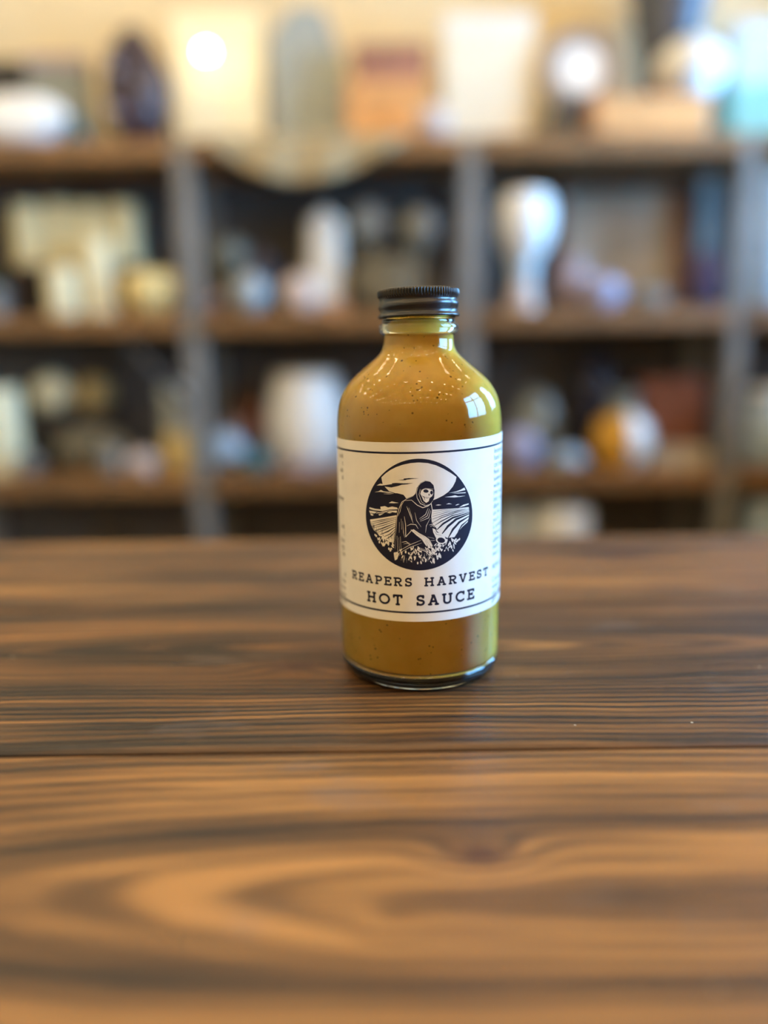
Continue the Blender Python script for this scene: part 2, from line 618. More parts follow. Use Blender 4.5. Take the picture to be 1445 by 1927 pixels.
def press(px, py):
    """a point seen on the printed label -> flat label millimetres (arc length, height)"""
    d = ray(px, py)
    ex, ey = EYE.x - BX, EYE.y - BY
    R = RL * mm
    a = d.x ** 2 + d.y ** 2
    b = 2 * (ex * d.x + ey * d.y)
    c = ex * ex + ey * ey - R * R
    disc = max(b * b - 4 * a * c, 0.0)
    s = (-b - math.sqrt(disc)) / (2 * a)
    x, y, z = ex + d.x * s, ey + d.y * s, EYE.z + d.z * s
    th_ = math.atan2(x, -y) - math.atan2(EYE.x - BX, -(EYE.y - BY))
    return (RL * th_, z * 1000)


def roll_on(u, v, off):
    a = u / RL
    r = (RL + off) * mm
    return Vector((r * math.sin(a), -r * math.cos(a), v * mm))


def print_obj(name, polys, off, material, parent, label=None):
    bm = bmesh.new()
    for poly in polys:
        vs = [bm.verts.new((u, v, 0)) for u, v in poly]
        try: bm.faces.new(vs)
        except ValueError: pass
    bmesh.ops.triangulate(bm, faces=bm.faces[:], ngon_method='EAR_CLIP')
    us = [v.co.x for v in bm.verts]
    g = math.floor(min(us) / 1.2) * 1.2
    while g < max(us):
        bmesh.ops.bisect_plane(bm, geom=bm.verts[:] + bm.edges[:] + bm.faces[:], plane_co=(g, 0, 0), plane_no=(1, 0, 0))
        g += 1.2
    for f in bm.faces:
        if f.normal.z < 0: f.normal_flip()
    for v in bm.verts: v.co = roll_on(v.co.x, v.co.y, off)
    me = bpy.data.meshes.new(name)
    bm.to_mesh(me)
    bm.free()
    me.materials.append(material)
    ob = link(bpy.data.objects.new(name, me), parent)
    if label: ob['label'] = label
    return ob


def stroke(pts, wd, taper=False, caps=True):
    """thick polyline -> list of polygons (flat units)"""
    out = []
    n = len(pts)

    def wat(i):
        if not taper: return wd
        s = i / max(n - 1, 1)
        return wd * (0.25 + 0.75 * math.sin(PI * min(max(s, 0.05), 0.95)))
    for i in range(n - 1):
        (x0, y0), (x1, y1) = pts[i], pts[i + 1]
        L = math.hypot(x1 - x0, y1 - y0)
        if L < 1e-6: continue
        nx, ny = -(y1 - y0) / L / 2, (x1 - x0) / L / 2
        a, b = wat(i), wat(i + 1)
        out.append([(x0 + nx * a, y0 + ny * a), (x0 - nx * a, y0 - ny * a), (x1 - nx * b, y1 - ny * b), (x1 + nx * b, y1 + ny * b)])
    if caps:
        for i, (x, y) in enumerate(pts):
            r = wat(i) / 2
            out.append([(x + r * math.cos(k * PI / 4), y + r * math.sin(k * PI / 4)) for k in range(8)])
    return out


# label outline measured at its corners and middles
tl, tm, tr = press(636, 824), press(788, 832), press(942, 813)
bl, bmid, br = press(643, 1136), press(788, 1170), press(937, 1130)
tilt = math.atan2(tr[1] - tl[1], tr[0] - tl[0]) * 0.5 + math.atan2(br[1] - bl[1], br[0] - bl[0]) * 0.5
V_TOP, V_BOT = tm[1], bmid[1]
TT = math.tan(tilt)
VC = (V_TOP + V_BOT) / 2
HW = RL * PI * 0.975
N = 240
verts, faces = [], []
for i in range(N + 1):
    u = -HW + 2 * HW * i / N
    # the sheet is applied slightly askew; the slant dies away round the back
    sl = TT * 46 * math.sin(max(-PI / 2, min(PI / 2, u / 46))) if abs(u) < 46 * PI / 2 else math.copysign(TT * 46, u)
    for v, off in ((V_BOT + sl, 0), (V_TOP + sl, 0), (V_TOP + sl, -0.1), (V_BOT + sl, -0.1)):
        verts.append(roll_on(u, v, off))
for i in range(N):
    for k in range(4):
        k2 = (k + 1) % 4
        faces.append((4 * i + k, 4 * i + 4 + k, 4 * i + 4 + k2, 4 * i + k2))
faces += [(0, 1, 2, 3), (4 * N + 3, 4 * N + 2, 4 * N + 1, 4 * N)]
LAB = mesh_obj('label', verts, faces, M_paper, B, False)
LAB['label'] = 'white paper label with navy print wrapped round the bottle'
bmx = bmesh.new(); bmx.from_mesh(LAB.data); bmesh.ops.recalc_face_normals(bmx, faces=bmx.faces); bmx.to_mesh(LAB.data); bmx.free()


def slant(u):
    if abs(u) < 46 * PI / 2: return TT * 46 * math.sin(u / 46)
    return math.copysign(TT * 46, u)


# border rules
ltm, lbm = press(788, 852), press(800, 1152.5)
for vv, wd in ((ltm[1] , 0.66), (lbm[1] - slant(lbm[0]), 0.66)):
    us = [-70 + i * 2.0 for i in range(71)]
    poly = [(u, vv + slant(u) + wd / 2) for u in us] + [(u, vv + slant(u) - wd / 2) for u in reversed(us)]
    print_obj('border_rule', [poly], 0.02, M_ink, LAB)

# --- lettering: rounded slab-serif capitals drawn as strokes, cap height 1
SER = 0.13


def arc(cx, cy, rx, ry, a0, a1, n=14):
    return [(cx + rx * math.cos(math.radians(a0 + (a1 - a0) * i / n)), cy + ry * math.sin(math.radians(a0 + (a1 - a0) * i / n))) for i in range(n + 1)]


def h(x0, x1, y): return [(x0, y), (x1, y)]


GL = {
    'R': (0.70, [[(0.14, 0), (0.14, 1)], h(0.02, 0.42, 1.0), [(0.14, 1.0), (0.38, 1.0)] + arc(0.38, 0.74, 0.24, 0.26, 90, -90) + [(0.14, 0.48)],
                 [(0.36, 0.48), (0.58, 0.0)], h(0.05, 0.24, 0), h(0.52, 0.68, 0)]),
    'E': (0.62, [[(0.14, 0), (0.14, 1)], h(0.02, 0.58, 1), h(0.02, 0.60, 0), h(0.14, 0.44, 0.52), [(0.58, 1), (0.58, 0.84)], [(0.60, 0), (0.60, 0.17)], [(0.44, 0.44), (0.44, 0.60)]]),
    'A': (0.78, [[(0.13, 0), (0.36, 1), (0.42, 1), (0.65, 0)], h(0.24, 0.54, 0.34), h(0.04, 0.23, 0), h(0.55, 0.74, 0), h(0.30, 0.42, 1)]),
    'P': (0.64, [[(0.14, 0), (0.14, 1)], h(0.02, 0.4, 1.0), [(0.14, 1.0), (0.36, 1.0)] + arc(0.36, 0.72, 0.25, 0.28, 90, -90) + [(0.14, 0.44)], h(0.05, 0.25, 0)]),
    'S': (0.60, [arc(0.30, 0.745, 0.22, 0.255, 35, 270, 16)[0:14] + [(0.19, 0.54), (0.40, 0.46)] + arc(0.30, 0.255, 0.24, 0.255, 55, -150, 16),
                 [(0.50, 0.80), (0.50, 1.0)], [(0.08, 0.22), (0.08, 0.0)]]),
    'H': (0.84, [[(0.16, 0), (0.16, 1)], [(0.68, 0), (0.68, 1)], h(0.16, 0.68, 0.5), h(0.06, 0.26, 0), h(0.06, 0.26, 1), h(0.58, 0.78, 0), h(0.58, 0.78, 1)]),
    'V': (0.78, [[(0.13, 1), (0.37, 0), (0.41, 0), (0.65, 1)], h(0.04, 0.23, 1), h(0.55, 0.74, 1)]),
    'T': (0.68, [[(0.34, 0), (0.34, 1)], h(0.04, 0.64, 1), [(0.04, 1), (0.04, 0.82)], [(0.64, 1), (0.64, 0.82)], h(0.24, 0.44, 0)]),
    'O': (0.90, [arc(0.45, 0.5, 0.39, 0.5, 90, 450, 28)]),
    'U': (0.80, [[(0.15, 1), (0.15, 0.32)] + arc(0.40, 0.30, 0.25, 0.30, 180, 360) + [(0.65, 1)], h(0.05, 0.25, 1), h(0.55, 0.75, 1)]),
    'C': (0.76, [arc(0.43, 0.5, 0.37, 0.5, 48, 312, 22), [(0.68, 0.76), (0.68, 1.0)]]),
    ' ': (0.52, []),
}


def letters(text, u0, u1, v, height, wt):
    """fit text between u0 and u1 (mm), baseline height v at u=0"""
    track = 0.28
    total = sum(GL[ch][0] for ch in text) + track * (len(text) - 1)
    k = (u1 - u0) / (total * 1.0)
    x = u0
    polys = []
    for ch in text:
        adv, sts = GL[ch]
        for st in sts:
            pts = [(x + px_ * k, v + slant(x + px_ * k) + wt / 2 + py_ * (height - wt)) for px_, py_ in st]
            polys += stroke(pts, wt)
        x += (adv + track) * k
    return polys


r0, r1 = press(663.5, 1090), press(917.5, 1072)
rb = press(750, 1103.5)
rt = press(803, 1086.5)
rb2 = press(806, 1103.5)
HR = rt[1] - rb2[1]
LET1 = letters('REAPERS HARVEST', r0[0], r1[0], rb2[1] - slant(rb2[0]), HR, 0.62)
print_obj('brand_lettering', LET1, 0.03, M_ink, LAB)
s0, s1 = press(691, 1120), press(891.5, 1115)
sb, st_ = press(790, 1140.2), press(790, 1119.5)
LET2 = letters('HOT SAUCE', s0[0], s1[0], sb[1] - slant(sb[0]), st_[1] - sb[1], 0.77)
print_obj('product_lettering', LET2, 0.03, M_ink, LAB)


# --- round emblem, drawn in sketch units and pressed flat
def K(x, y): return press(680 + x / 6.568, 850 + y / 6.568)


def KP(pts): return [K(x, y) for x, y in pts]


def KS(pts, wd, taper=False): return stroke(KP(pts), wd * 0.0303, taper)   # width in sketch units


def ell(cx, cy, rx, ry, n=20, rot=0):
    c_, s_ = math.cos(rot), math.sin(rot)
    return [(cx + rx * math.cos(2 * PI * i / n) * c_ - ry * math.sin(2 * PI * i / n) * s_,
             cy + rx * math.cos(2 * PI * i / n) * s_ + ry * math.sin(2 * PI * i / n) * c_) for i in range(n)]


print_obj('emblem_disc', [KP(ell(713, 777, 658, 691, 96))], 0.025, M_ink, LAB)
white = []
white.append(KP([(247, 318), (300, 268), (360, 225), (430, 190), (510, 162), (610, 141), (710, 133), (820, 141), (920, 168), (1010, 208),
                 (1100, 260), (1174, 312), (1163, 365), (1130, 430), (1080, 492), (1010, 542), (930, 582), (870, 606), (700, 606), (545, 572),
                 (505, 540), (420, 512), (345, 490), (300, 445), (262, 395)]))
white += [KP([(190, 416), (235, 394), (300, 408), (380, 412), (330, 424), (250, 418)]),
          KP([(160, 499), (212, 490), (242, 472), (275, 490), (345, 498), (410, 520), (330, 508), (262, 500), (230, 496)]),
          KP([(270, 520), (330, 517), (390, 524), (330, 524)]),
          KP([(338, 634), (375, 614), (410, 622), (462, 632), (400, 638)]),
          KP([(1075, 512), (1170, 490), (1225, 470), (1272, 443), (1284, 474), (1200, 494), (1120, 507)]),
          KP([(1118, 513), (1290, 500), (1285, 512), (1180, 516)]),
          KP([(1028, 561), (1110, 549), (1158, 538), (1195, 550), (1288, 544), (1230, 556), (1150, 565)]),
          KP([(915, 660), (950, 652), (990, 657), (950, 665)]),
          KP([(1045, 650), (1080, 636), (1120, 648), (1085, 648)]),
          KP([(1158, 663), (1185, 648), (1212, 648), (1185, 660)]),
          KP([(1206, 688), (1260, 655), (1325, 638), (1325, 652), (1270, 672)]),
          KP([(100, 685), (170, 705), (240, 712), (236, 680), (290, 672), (330, 690), (380, 678), (440, 690), (455, 712), (340, 716), (260, 735), (150, 722), (100, 706)]),
          KP([(95, 728), (150, 735), (230, 752), (330, 727), (440, 728), (436, 755), (390, 748), (350, 762), (300, 750), (255, 775), (225, 790),
              (205, 770), (170, 765), (140, 792), (118, 785), (105, 752)])]
# crop fields
white.append(KP([(107, 838), (200, 825), (330, 803), (440, 783), (436, 860), (425, 960), (408, 1040), (398, 1130), (340, 1110), (270, 1060), (200, 1010), (150, 965), (118, 900)]))
white.append(KP([(872, 716), (960, 712), (1060, 706), (1200, 697), (1326, 684), (1332, 735), (1328, 800), (1312, 870), (1250, 925), (1195, 985), (1150, 1055),
                 (1060, 1065), (1000, 1030), (940, 990), (900, 930), (872, 890), (862, 840), (868, 780)]))
print_obj('emblem_landscape', white, 0.035, M_paper, LAB)

dk = []
dk += [KP([(450, 352), (525, 342), (520, 332), (590, 326), (716, 329), (640, 336), (560, 346), (545, 353)]),
       KP([(255, 418), (380, 400), (375, 390), (430, 385), (520, 391), (640, 388), (560, 404), (500, 408), (450, 425), (370, 442), (300, 432)]),
       KP([(400, 515), (440, 512), (520, 532), (550, 570), (480, 560)])]
for pts, wd in (([(110, 872), (240, 845), (430, 808)], 9), ([(112, 895), (250, 862), (432, 820)], 8), ([(118, 925), (260, 885), (430, 835)], 11),
                ([(130, 945), (270, 910), (430, 855)], 8), ([(150, 985), (290, 935), (428, 880)], 13), ([(190, 1000), (310, 955), (428, 900)], 9),
                ([(220, 1030), (330, 985), (425, 925)], 14), ([(260, 1060), (350, 1020), (420, 955)], 10), ([(300, 1085), (370, 1040), (415, 985)], 12),
                ([(95, 760), (200, 770), (330, 745)], 10), ([(120, 752), (150, 776), (190, 752), (230, 770)], 9), ([(280, 762), (330, 738), (390, 750)], 7)):
    dk += KS(pts, wd, True)
for pts, wd in (([(880, 742), (1000, 722), (1200, 704)], 5), ([(880, 770), (1030, 735), (1250, 703)], 5), ([(878, 800), (1040, 752), (1290, 703)], 7),
                ([(878, 835), (1010, 785), (1180, 735), (1325, 703)], 9), ([(882, 878), (990, 815), (1160, 755), (1328, 716)], 10),
                ([(905, 912), (985, 860), (1120, 790), (1328, 732)], 13), ([(935, 962), (1010, 890), (1130, 815), (1328, 750)], 24),
                ([(1000, 1010), (1070, 920), (1170, 835), (1326, 768)], 30), ([(1075, 1060), (1130, 960), (1210, 870), (1324, 800)], 28),
                ([(1195, 985), (1240, 910), (1322, 838)], 18)):
    dk += KS(pts, wd, True)
# figure
dk.append(KP([(668, 520), (688, 440), (730, 385), (790, 354), (850, 364), (893, 408), (908, 480), (902, 560), (876, 620), (882, 700), (868, 780),
              (872, 860), (890, 905), (930, 950), (915, 1040), (880, 1120), (780, 1150), (640, 1190), (500, 1250), (425, 1240), (405, 1180), (402, 1080), (418, 950),
              (433, 800), (453, 690), (490, 620), (560, 576), (640, 545)]))
rnd = random.Random(4)
# dark stalks along the left field
for i in range(46):
    x = rnd.uniform(130, 400)
    y = 950 + (x - 130) * 0.55 + rnd.uniform(-25, 120)
    dk += KS([(x, y), (x + rnd.uniform(-14, 8), y - rnd.uniform(25, 60))], rnd.uniform(6, 14), True)
print_obj('emblem_figure', dk, 0.045, M_ink, LAB)

wl = []
wl.append(KP([(728, 520), (735, 488), (762, 466), (830, 460), (880, 476), (888, 520), (872, 552), (842, 572), (832, 612), (800, 632), (768, 606), (748, 560)]))
for pts, wd in (([(702, 430), (680, 500), (688, 570), (728, 640), (790, 668), (850, 650), (882, 606)], 7),
                ([(726, 462), (712, 530), (742, 618), (790, 652)], 5), ([(728, 480), (790, 454), (890, 462)], 5),
                ([(690, 440), (735, 388), (792, 358), (850, 368), (893, 412), (906, 482), (898, 560)], 5),
                ([(640, 548), (560, 582), (500, 622), (466, 700), (440, 800), (430, 950), (412, 1100)], 6),
                ([(528, 604), (620, 598), (690, 660), (758, 692), (820, 672), (862, 640), (876, 720), (866, 800), (872, 880)], 9),
                ([(530, 604), (495, 660), (478, 740), (450, 800)], 5),
                ([(824, 700), (792, 776), (718, 828)], 7), ([(842, 708), (812, 796), (724, 844)], 7), ([(856, 728), (830, 818), (728, 860)], 7),
                ([(850, 822), (802, 916), (792, 1000)], 6), ([(560, 918), (610, 895), (672, 902), (702, 952)], 8), ([(560, 678), (602, 782), (640, 885)], 7),
                ([(572, 700), (580, 720)], 10), ([(660, 750), (682, 850), (738, 930)], 5), ([(530, 800), (546, 900), (548, 1052), (612, 982), (616, 960)], 8),
                ([(492, 830), (498, 962)], 7), ([(470, 870), (468, 1000)], 6), ([(510, 860), (520, 1000), (535, 1060)], 5), ([(440, 1040), (450, 1230)], 7), ([(482, 1050), (490, 1195)], 7),
                ([(462, 1060), (470, 1220)], 5), ([(415, 1100), (418, 1200)], 5), ([(585, 690), (622, 800), (630, 860)], 4),
                ([(840, 905), (880, 895), (915, 925)], 8), ([(850, 925), (880, 912), (905, 935)], 6),
                ([(500, 1120), (550, 1110), (605, 1140)], 7), ([(520, 1140), (570, 1132), (600, 1150)], 5),
                ([(452, 1262), (600, 1180), (745, 1128)], 6), ([(440, 1240), (600, 1150), (740, 1092)], 6),
                ([(690, 1188), (800, 1236), (872, 1320)], 8), ([(705, 1180), (815, 1225), (880, 1300)], 5),
                ([(820, 1052), (900, 1072)], 7), ([(850, 1100), (905, 1095)], 9), ([(900, 1150), (960, 1168), (1040, 1150)], 8)):
    wl += KS(pts, wd, True)
wl.append(KP([(612, 972), (645, 958), (720, 1008), (790, 1046), (835, 1080), (866, 1130), (882, 1168), (862, 1180), (843, 1148), (856, 1192), (826, 1194),
              (812, 1150), (806, 1172), (778, 1134), (745, 1082), (680, 1034)]))
wl.append(KP([(878, 946), (912, 958), (932, 998), (1000, 1016), (1032, 1048), (1044, 1100), (1024, 1122), (1030, 1080), (1002, 1050), (962, 1052), (936, 1090), (914, 1052), (888, 1000)]))
wl.append(KP([(400, 1246), (450, 1238), (464, 1268), (442, 1330), (414, 1342), (404, 1290)]))
wl.append(KP(ell(985, 1092, 66, 48, 20, 0.2)))
# leaves of the crop
for i in range(150):
    a = rnd.uniform(0, 1)
    if i < 62:
        x = rnd.uniform(480, 930); y = rnd.uniform(1190, 1400)
    elif i < 118:
        x = rnd.uniform(900, 1270); y = 1130 - (x - 900) * 0.22 + rnd.uniform(0, 210) * (1 - 0.45 * (x - 900) / 370)
    else:
        x = rnd.uniform(165, 400); y = 1000 + (x - 165) * 0.75 + rnd.uniform(-30, 80)
    if ((x - 713) / 590) ** 2 + ((y - 777) / 640) ** 2 > 1: continue
    L_, W_ = rnd.uniform(13, 30), rnd.uniform(5, 11)
    wl.append(KP(ell(x, y, L_, W_, 8, rnd.choice([1.2, 1.5, 1.9, 2.2, 0.8, 1.7]) + rnd.uniform(-.2, .2))))
for i in range(26):
    x = rnd.uniform(460, 900); y = rnd.uniform(1270, 1370)
    if ((x - 713) / 590) ** 2 + ((y - 777) / 640) ** 2 > 1: continue
    wl += KS([(x, y), (x + rnd.uniform(-8, 8), y - rnd.uniform(30, 70))], rnd.uniform(4, 7), True)
print_obj('emblem_highlights', wl, 0.055, M_paper, LAB)
dd = [KP(ell(797, 487, 33, 20, 16, 0.1)), KP(ell(866, 505, 17, 24, 16)), KP([(835, 512), (846, 540), (826, 540)]), KP(ell(985, 1094, 48, 33, 18, 0.2))]
for pts, wd in (([(775, 560), (810, 572), (838, 566)], 5), ([(748, 545), (775, 560), (785, 600)], 9), ([(800, 548), (800, 580)], 3), ([(815, 550), (815, 582)], 3),
                ([(830, 550), (828, 580)], 3), ([(650, 985), (740, 1045)], 4), ([(670, 975), (790, 1060)], 3), ([(800, 1090), (840, 1150)], 5), ([(790, 1100), (812, 1150)], 5),
                ([(815, 1080), (865, 1140)], 4), ([(905, 975), (925, 1020), (990, 1035)], 4), ([(410, 1290), (450, 1262)], 4)):
    dd += KS(pts, wd, True)
print_obj('emblem_details', dd, 0.065, M_ink, LAB)


# --- small print columns at both sides (built-in font, rolled on)
def small_text(lines, u, v_top, pitch, size, right, parent, name):
    verts, faces = [], []
    for i, s in enumerate(lines):
        if not s: continue
        cu = bpy.data.curves.new('t', 'FONT')
        cu.body = s
        cu.size = size
        cu.resolution_u = 2
        cu.align_x = 'RIGHT' if right else 'LEFT'
        ob = bpy.data.objects.new('t', cu)
        C.objects.link(ob)
        dg = bpy.context.evaluated_depsgraph_get()
        me = bpy.data.meshes.new_from_object(ob.evaluated_get(dg))
        n0 = len(verts)
        for v in me.vertices:
            uu = u + v.co.x
            verts.append(roll_on(uu, v_top - i * pitch + slant(uu) + v.co.y, 0.03))
        for p in me.polygons:
            faces.append(tuple(n0 + k for k in p.vertices))
        bpy.data.objects.remove(ob)
        bpy.data.curves.remove(cu)
        bpy.data.meshes.remove(me)
    return mesh_obj(name, verts, faces, M_ink, parent)


rt0, rt1 = press(929.5, 853), press(927, 1110)
small_text(['Incorpor', 'hand in', 'can trans', 'feasts.', 'summer', 'wicked', 'into sau', 'into you', 'diaries', 'six hou', "you're", 'a scream', 'Harvest',
            'ultimate', 'season', 'sauce!', '', 'REFRIG', '', 'Contain', 'vinegar', 'salt, pep', 'garlic'],
           rt0[0], rt0[1] - slant(rt0[0]), (rt0[1] - rt1[1]) / 20.2, 2.7, False, LAB, 'small_print')
lt0, lt1 = press(645.5, 862), press(650, 1095)
small_text(['and', 't', 'ash', 'al', '', '', 'chutney', '', '', '', 'and', 'l', 'spice', 'ings.', 'l am', '', '', 'd', 'lices', 'water', 'onion', 'mustard'],
           lt0[0], lt0[1] - slant(lt0[0]), (lt0[1] - lt1[1]) / 17.8, 2.5, True, LAB, 'small_print')

# ------------------------------------------------------------------ shelf unit behind the table
M_slab = mat('dark_steel', col(70, 70, 72), 0.5)
YS = 1.90                                    # front of the shelves
SD = 0.30
M_post = mat('grey_steel', col(128, 126, 122), 0.45, 0.0, scale=12)
M_board = mat('shelf_wood', col(140, 100, 58), 0.5, scale=9, var=0.2)
M_back = mat('dark_back_panel', col(88, 82, 78), 0.7, scale=5, var=0.12)
SH = thing('shelf_unit', 'long open shelving of brown boards on grey steel posts along the wall', 'shelf', (0, YS, FZ))
PX = [at(360, 600, YS).x - (at(885, 600, YS).x - at(360, 600, YS).x), at(360, 600, YS).x, at(885, 600, YS).x, at(1392, 600, YS).x]
PX.append(PX[3] + 0.42)
LV = [at(722, 278, YS).z, at(722, 604, YS).z, at(722, 908, YS).z]   # front-edge mid heights
LV += [LV[2] - 0.40, LV[2] - 0.66]
BT = 0.044
for x in PX:
    for y0 in (0.0, SD - 0.045):
        box('post', x - .022, x + .022, y0, y0 + .045, 0, LV[0] + BT / 2 - FZ, M_post, SH, .003)
for b in range(4):
    x0, x1 = PX[b] + .023, PX[b + 1] - .023
    for li, z in enumerate(LV):
        box('shelf_board', x0, x1, -.01, SD, z - BT / 2 - FZ, z + BT / 2 - FZ, M_board, SH, .003)
    box('back_panel', x0, x1, SD - 0.012, SD, LV[4] + BT / 2 - FZ, LV[0] - BT / 2 - FZ, M_back, SH)
for b in (0,):
    xa, xb = PX[1] - .18, PX[1] - .024
    tube('brace', [(xa, 0.02, LV[1] - BT / 2 - FZ), (xb, 0.02, LV[1] - .2 - FZ)], 0.010, M_slab, SH, 8)
ZT = [z + BT / 2 + .0004 for z in LV]                # top faces


# ------------------------------------------------------------------ things on the shelves
def fit(px0, px1, pyt, Y, z):
    c_ = at((px0 + px1) / 2, (pyt + 0), Y)
    a_, b_ = at(px0, pyt, Y), at(px1, pyt, Y)
    return c_.x, (b_.x - a_.x), c_.z - z


def rock_mesh(name, rx, ry, rz, seed, m, parent, rough=0.22, sub=3, flat=True, z0=0.0, loc=None):
    bm = bmesh.new()
    bmesh.ops.create_icosphere(bm, subdivisions=sub, radius=1)
    rr = random.Random(seed)
    dirs = [(Vector((rr.gauss(0, 1), rr.gauss(0, 1), rr.gauss(0, 1))).normalized(), rr.uniform(1 - rough, 1.0)) for _ in range(16)]
    for v in bm.verts:
        d = v.co.normalized()
        s = 1.0
        for n, lim in dirs:
            q = d.dot(n)
            if q > 0: s = min(s, lim / max(q, .001))
        v.co = Vector((d.x * s * rx, d.y * s * ry, d.z * s * rz))
    zm = min(v.co.z for v in bm.verts)
    for v in bm.verts: v.co.z = max(v.co.z - zm, rz * 0.06) - rz * 0.06 + z0
    return bm_obj(name, bm, m, parent, smooth=not flat, loc=loc)


def stone(px0, px1, pyt, Y, z, m, label, seed, name='stone', rough=.22, depth=None, cat='stone', group=None):
    x, w_, hh = fit(px0, px1, pyt, Y, z)
    o = rock_mesh(name, w_ / 2, depth or min(w_ / 2, .07), hh / 1.94, seed, m, None, rough)
    o.location = (x, Y, z)
    return tag(o, label, cat, group)


def vessel(name, px0, px1, pyt, Y, z, prof, parts, label, cat):
    """prof in units of (half width, height); parts: list of (part name, material, i0, i1) slices of the profile"""
    x, w_, hh = fit(px0, px1, pyt, Y, z)
    Th = thing(name, label, cat, (x, Y, z))
    for pn, m, i0, i1 in parts:
        lathe(pn, [(r * w_ / 2, q * hh) for r, q in prof[i0:i1]], m, Th, 40, ang=50)
    return Th


def ball(px0, px1, pyt, pyb, Y, z, m, ms, label, pedestal=True):
    x, w_, hh = fit(px0, px1, pyt, Y, z)
    Th = thing('display_sphere', label, 'sphere', (x, Y, z))
    r = w_ / 2
    cz = max(hh - r, r)
    lathe('sphere', [(0, cz - r)] + [(r * math.cos(math.radians(a)), cz + r * math.sin(math.radians(a))) for a in range(-80, 81, 10)] + [(0, cz + r)], m, Th, 32, ang=None)
    zz = cz - r * 0.86
    rs = r * 0.5
    if zz > 0.004:
        lathe('stand', [(0, 0), (rs * 1.25, 0), (rs * 1.25, min(.012, zz * .3)), (rs * .5, min(.02, zz * .5)), (rs * .5, zz * .8), (rs, zz), (rs * .8, zz), (0, max(zz - .004, zz * .85))], ms, Th, 24, ang=40)
    return Th


def carton(px0, px1, pyt, Y, z, m, ml, label, dep=.12, name='box', cat='box', lid=0.2, rz=0.0):
    x, w_, hh = fit(px0, px1, pyt, Y, z)
    Th = thing(name, label, cat, (x, Y + dep / 2, z), rz)
    e = 0.003
    bm = box_bm(-w_ / 2 + e, w_ / 2 - e, -dep / 2 + e, dep / 2 - e, 0, hh * (1 - lid), .002)
    bm_obj('body', bm, m, Th)
    bm_obj('lid', box_bm(-w_ / 2, w_ / 2, -dep / 2, dep / 2, hh * (1 - lid), hh, .003), ml, Th)
    return Th


def candle(px0, px1, pyt, Y, z, m, label, group=None):
    x, w_, hh = fit(px0, px1, pyt, Y, z)
    r = w_ / 2
    Th = thing('pillar_candle', label, 'candle', (x, Y, z), group=group)
    lathe('wax', [(0, 0), (r * .97, 0), (r, .003), (r, hh - .006), (r * .94, hh), (r * .8, hh - .001), (r * .5, hh - .006), (0, hh - .008)], m, Th, 28, ang=40)
    tube('wick', [(0, 0, hh - .008), (0.001, 0, hh + .004), (.003, 0, hh + .010)], .0012, M_wick, Th, 6)
    return Th


M_wick = mat('wick', col(50, 42, 34), 0.9)
M_cream = mat('cream_wax', col(232, 220, 170), 0.45, scale=30, var=.05)
M_wax2 = mat('pale_wax', col(232, 222, 180), 0.45, scale=30, var=.05)
M_white = mat('white_ceramic', col(236, 236, 232), 0.3, scale=30, var=.03)
M_whitem = mat('white_matte', col(232, 226, 212), 0.7, scale=15, var=.04)
M_offw = mat('offwhite_card', col(234, 224, 200), 0.75, scale=10, var=.03)
M_paperc = mat('cream_card', col(238, 226, 190), 0.75, scale=10, var=.03)
M_bluegrey = mat('blue_grey_slate', col(158, 168, 168), 0.7, scale=14, var=.08)
M_dkpurple = mat('dark_purple_crystal', col(66, 50, 56), 0.35, scale=80, var=.3, bump=.5)
M_black = mat('black_card', col(46, 44, 44), 0.6, scale=20)
M_rust = mat('red_brown_card', col(160, 112, 92), 0.7, scale=12)
M_peach = mat('peach_wood', col(226, 168, 106), 0.6, scale=12)
M_terra = mat('terracotta_wood', col(190, 142, 106), 0.6, scale=12)
M_grey = mat('grey_stone', col(132, 130, 124), 0.5, scale=40, var=.2)
M_greyg = mat('grey_green_stone', col(128, 134, 126), 0.35, scale=40, var=.15)
M_navy = mat('navy_stone', col(40, 44, 66), 0.35, scale=40)
M_mauve = mat('mauve_stone', col(158, 142, 148), 0.5, scale=40)
M_pink = mat('pink_white_stone', col(206, 188, 178), 0.5, scale=40)
M_lav = mat('lavender_stone', col(160, 158, 184), 0.4, scale=40)
M_ltblue = mat('light_blue_stone', col(170, 190, 206), 0.4, scale=40)
M_teal = mat('teal_stone', col(64, 108, 112), 0.4, scale=40)
M_gold = mat('gold_yellow', col(214, 160, 50), 0.4, scale=30)
M_tan = mat('tan_stone', col(176, 150, 92), 0.4, scale=40)
M_olive = mat('olive_grey_rock', col(112, 104, 82), 0.6, scale=60, var=.3, bump=.4)
M_brown = mat('dark_brown_wood', col(84, 58, 40), 0.5, scale=15)
M_brick = mat('orange_brown_card', col(150, 92, 66), 0.6, scale=15)
M_taupe = mat('taupe_print', col(188, 178, 160), 0.6, scale=9, var=.2)
M_mint = mat('mint_card', col(150, 204, 192), 0.6, scale=15)
M_pale = mat('pale_blue_card', col(206, 218, 222), 0.6, scale=15)
M_cloth = mat('tan_cloth', col(176, 158, 120), 0.9, scale=60, var=.1, bump=.3)
M_slateb = mat('slate_blue_glaze', col(78, 84, 98), 0.4, scale=20)
M_green = mat('leaf_green', col(52, 78, 34), 0.5, scale=40)
M_salt = mat('yellow_onyx', col(232, 208, 140), 0.35, scale=30, var=.1)
M_jarglass = mat('cloudy_jar_glass', col(160, 166, 166), 0.15, scale=20, var=.06)
M_greyred = mat('taupe_ring', col(146, 132, 122), 0.5, scale=30)
M_purple = mat('violet_stone', col(92, 86, 140), 0.4, scale=50, var=.2)

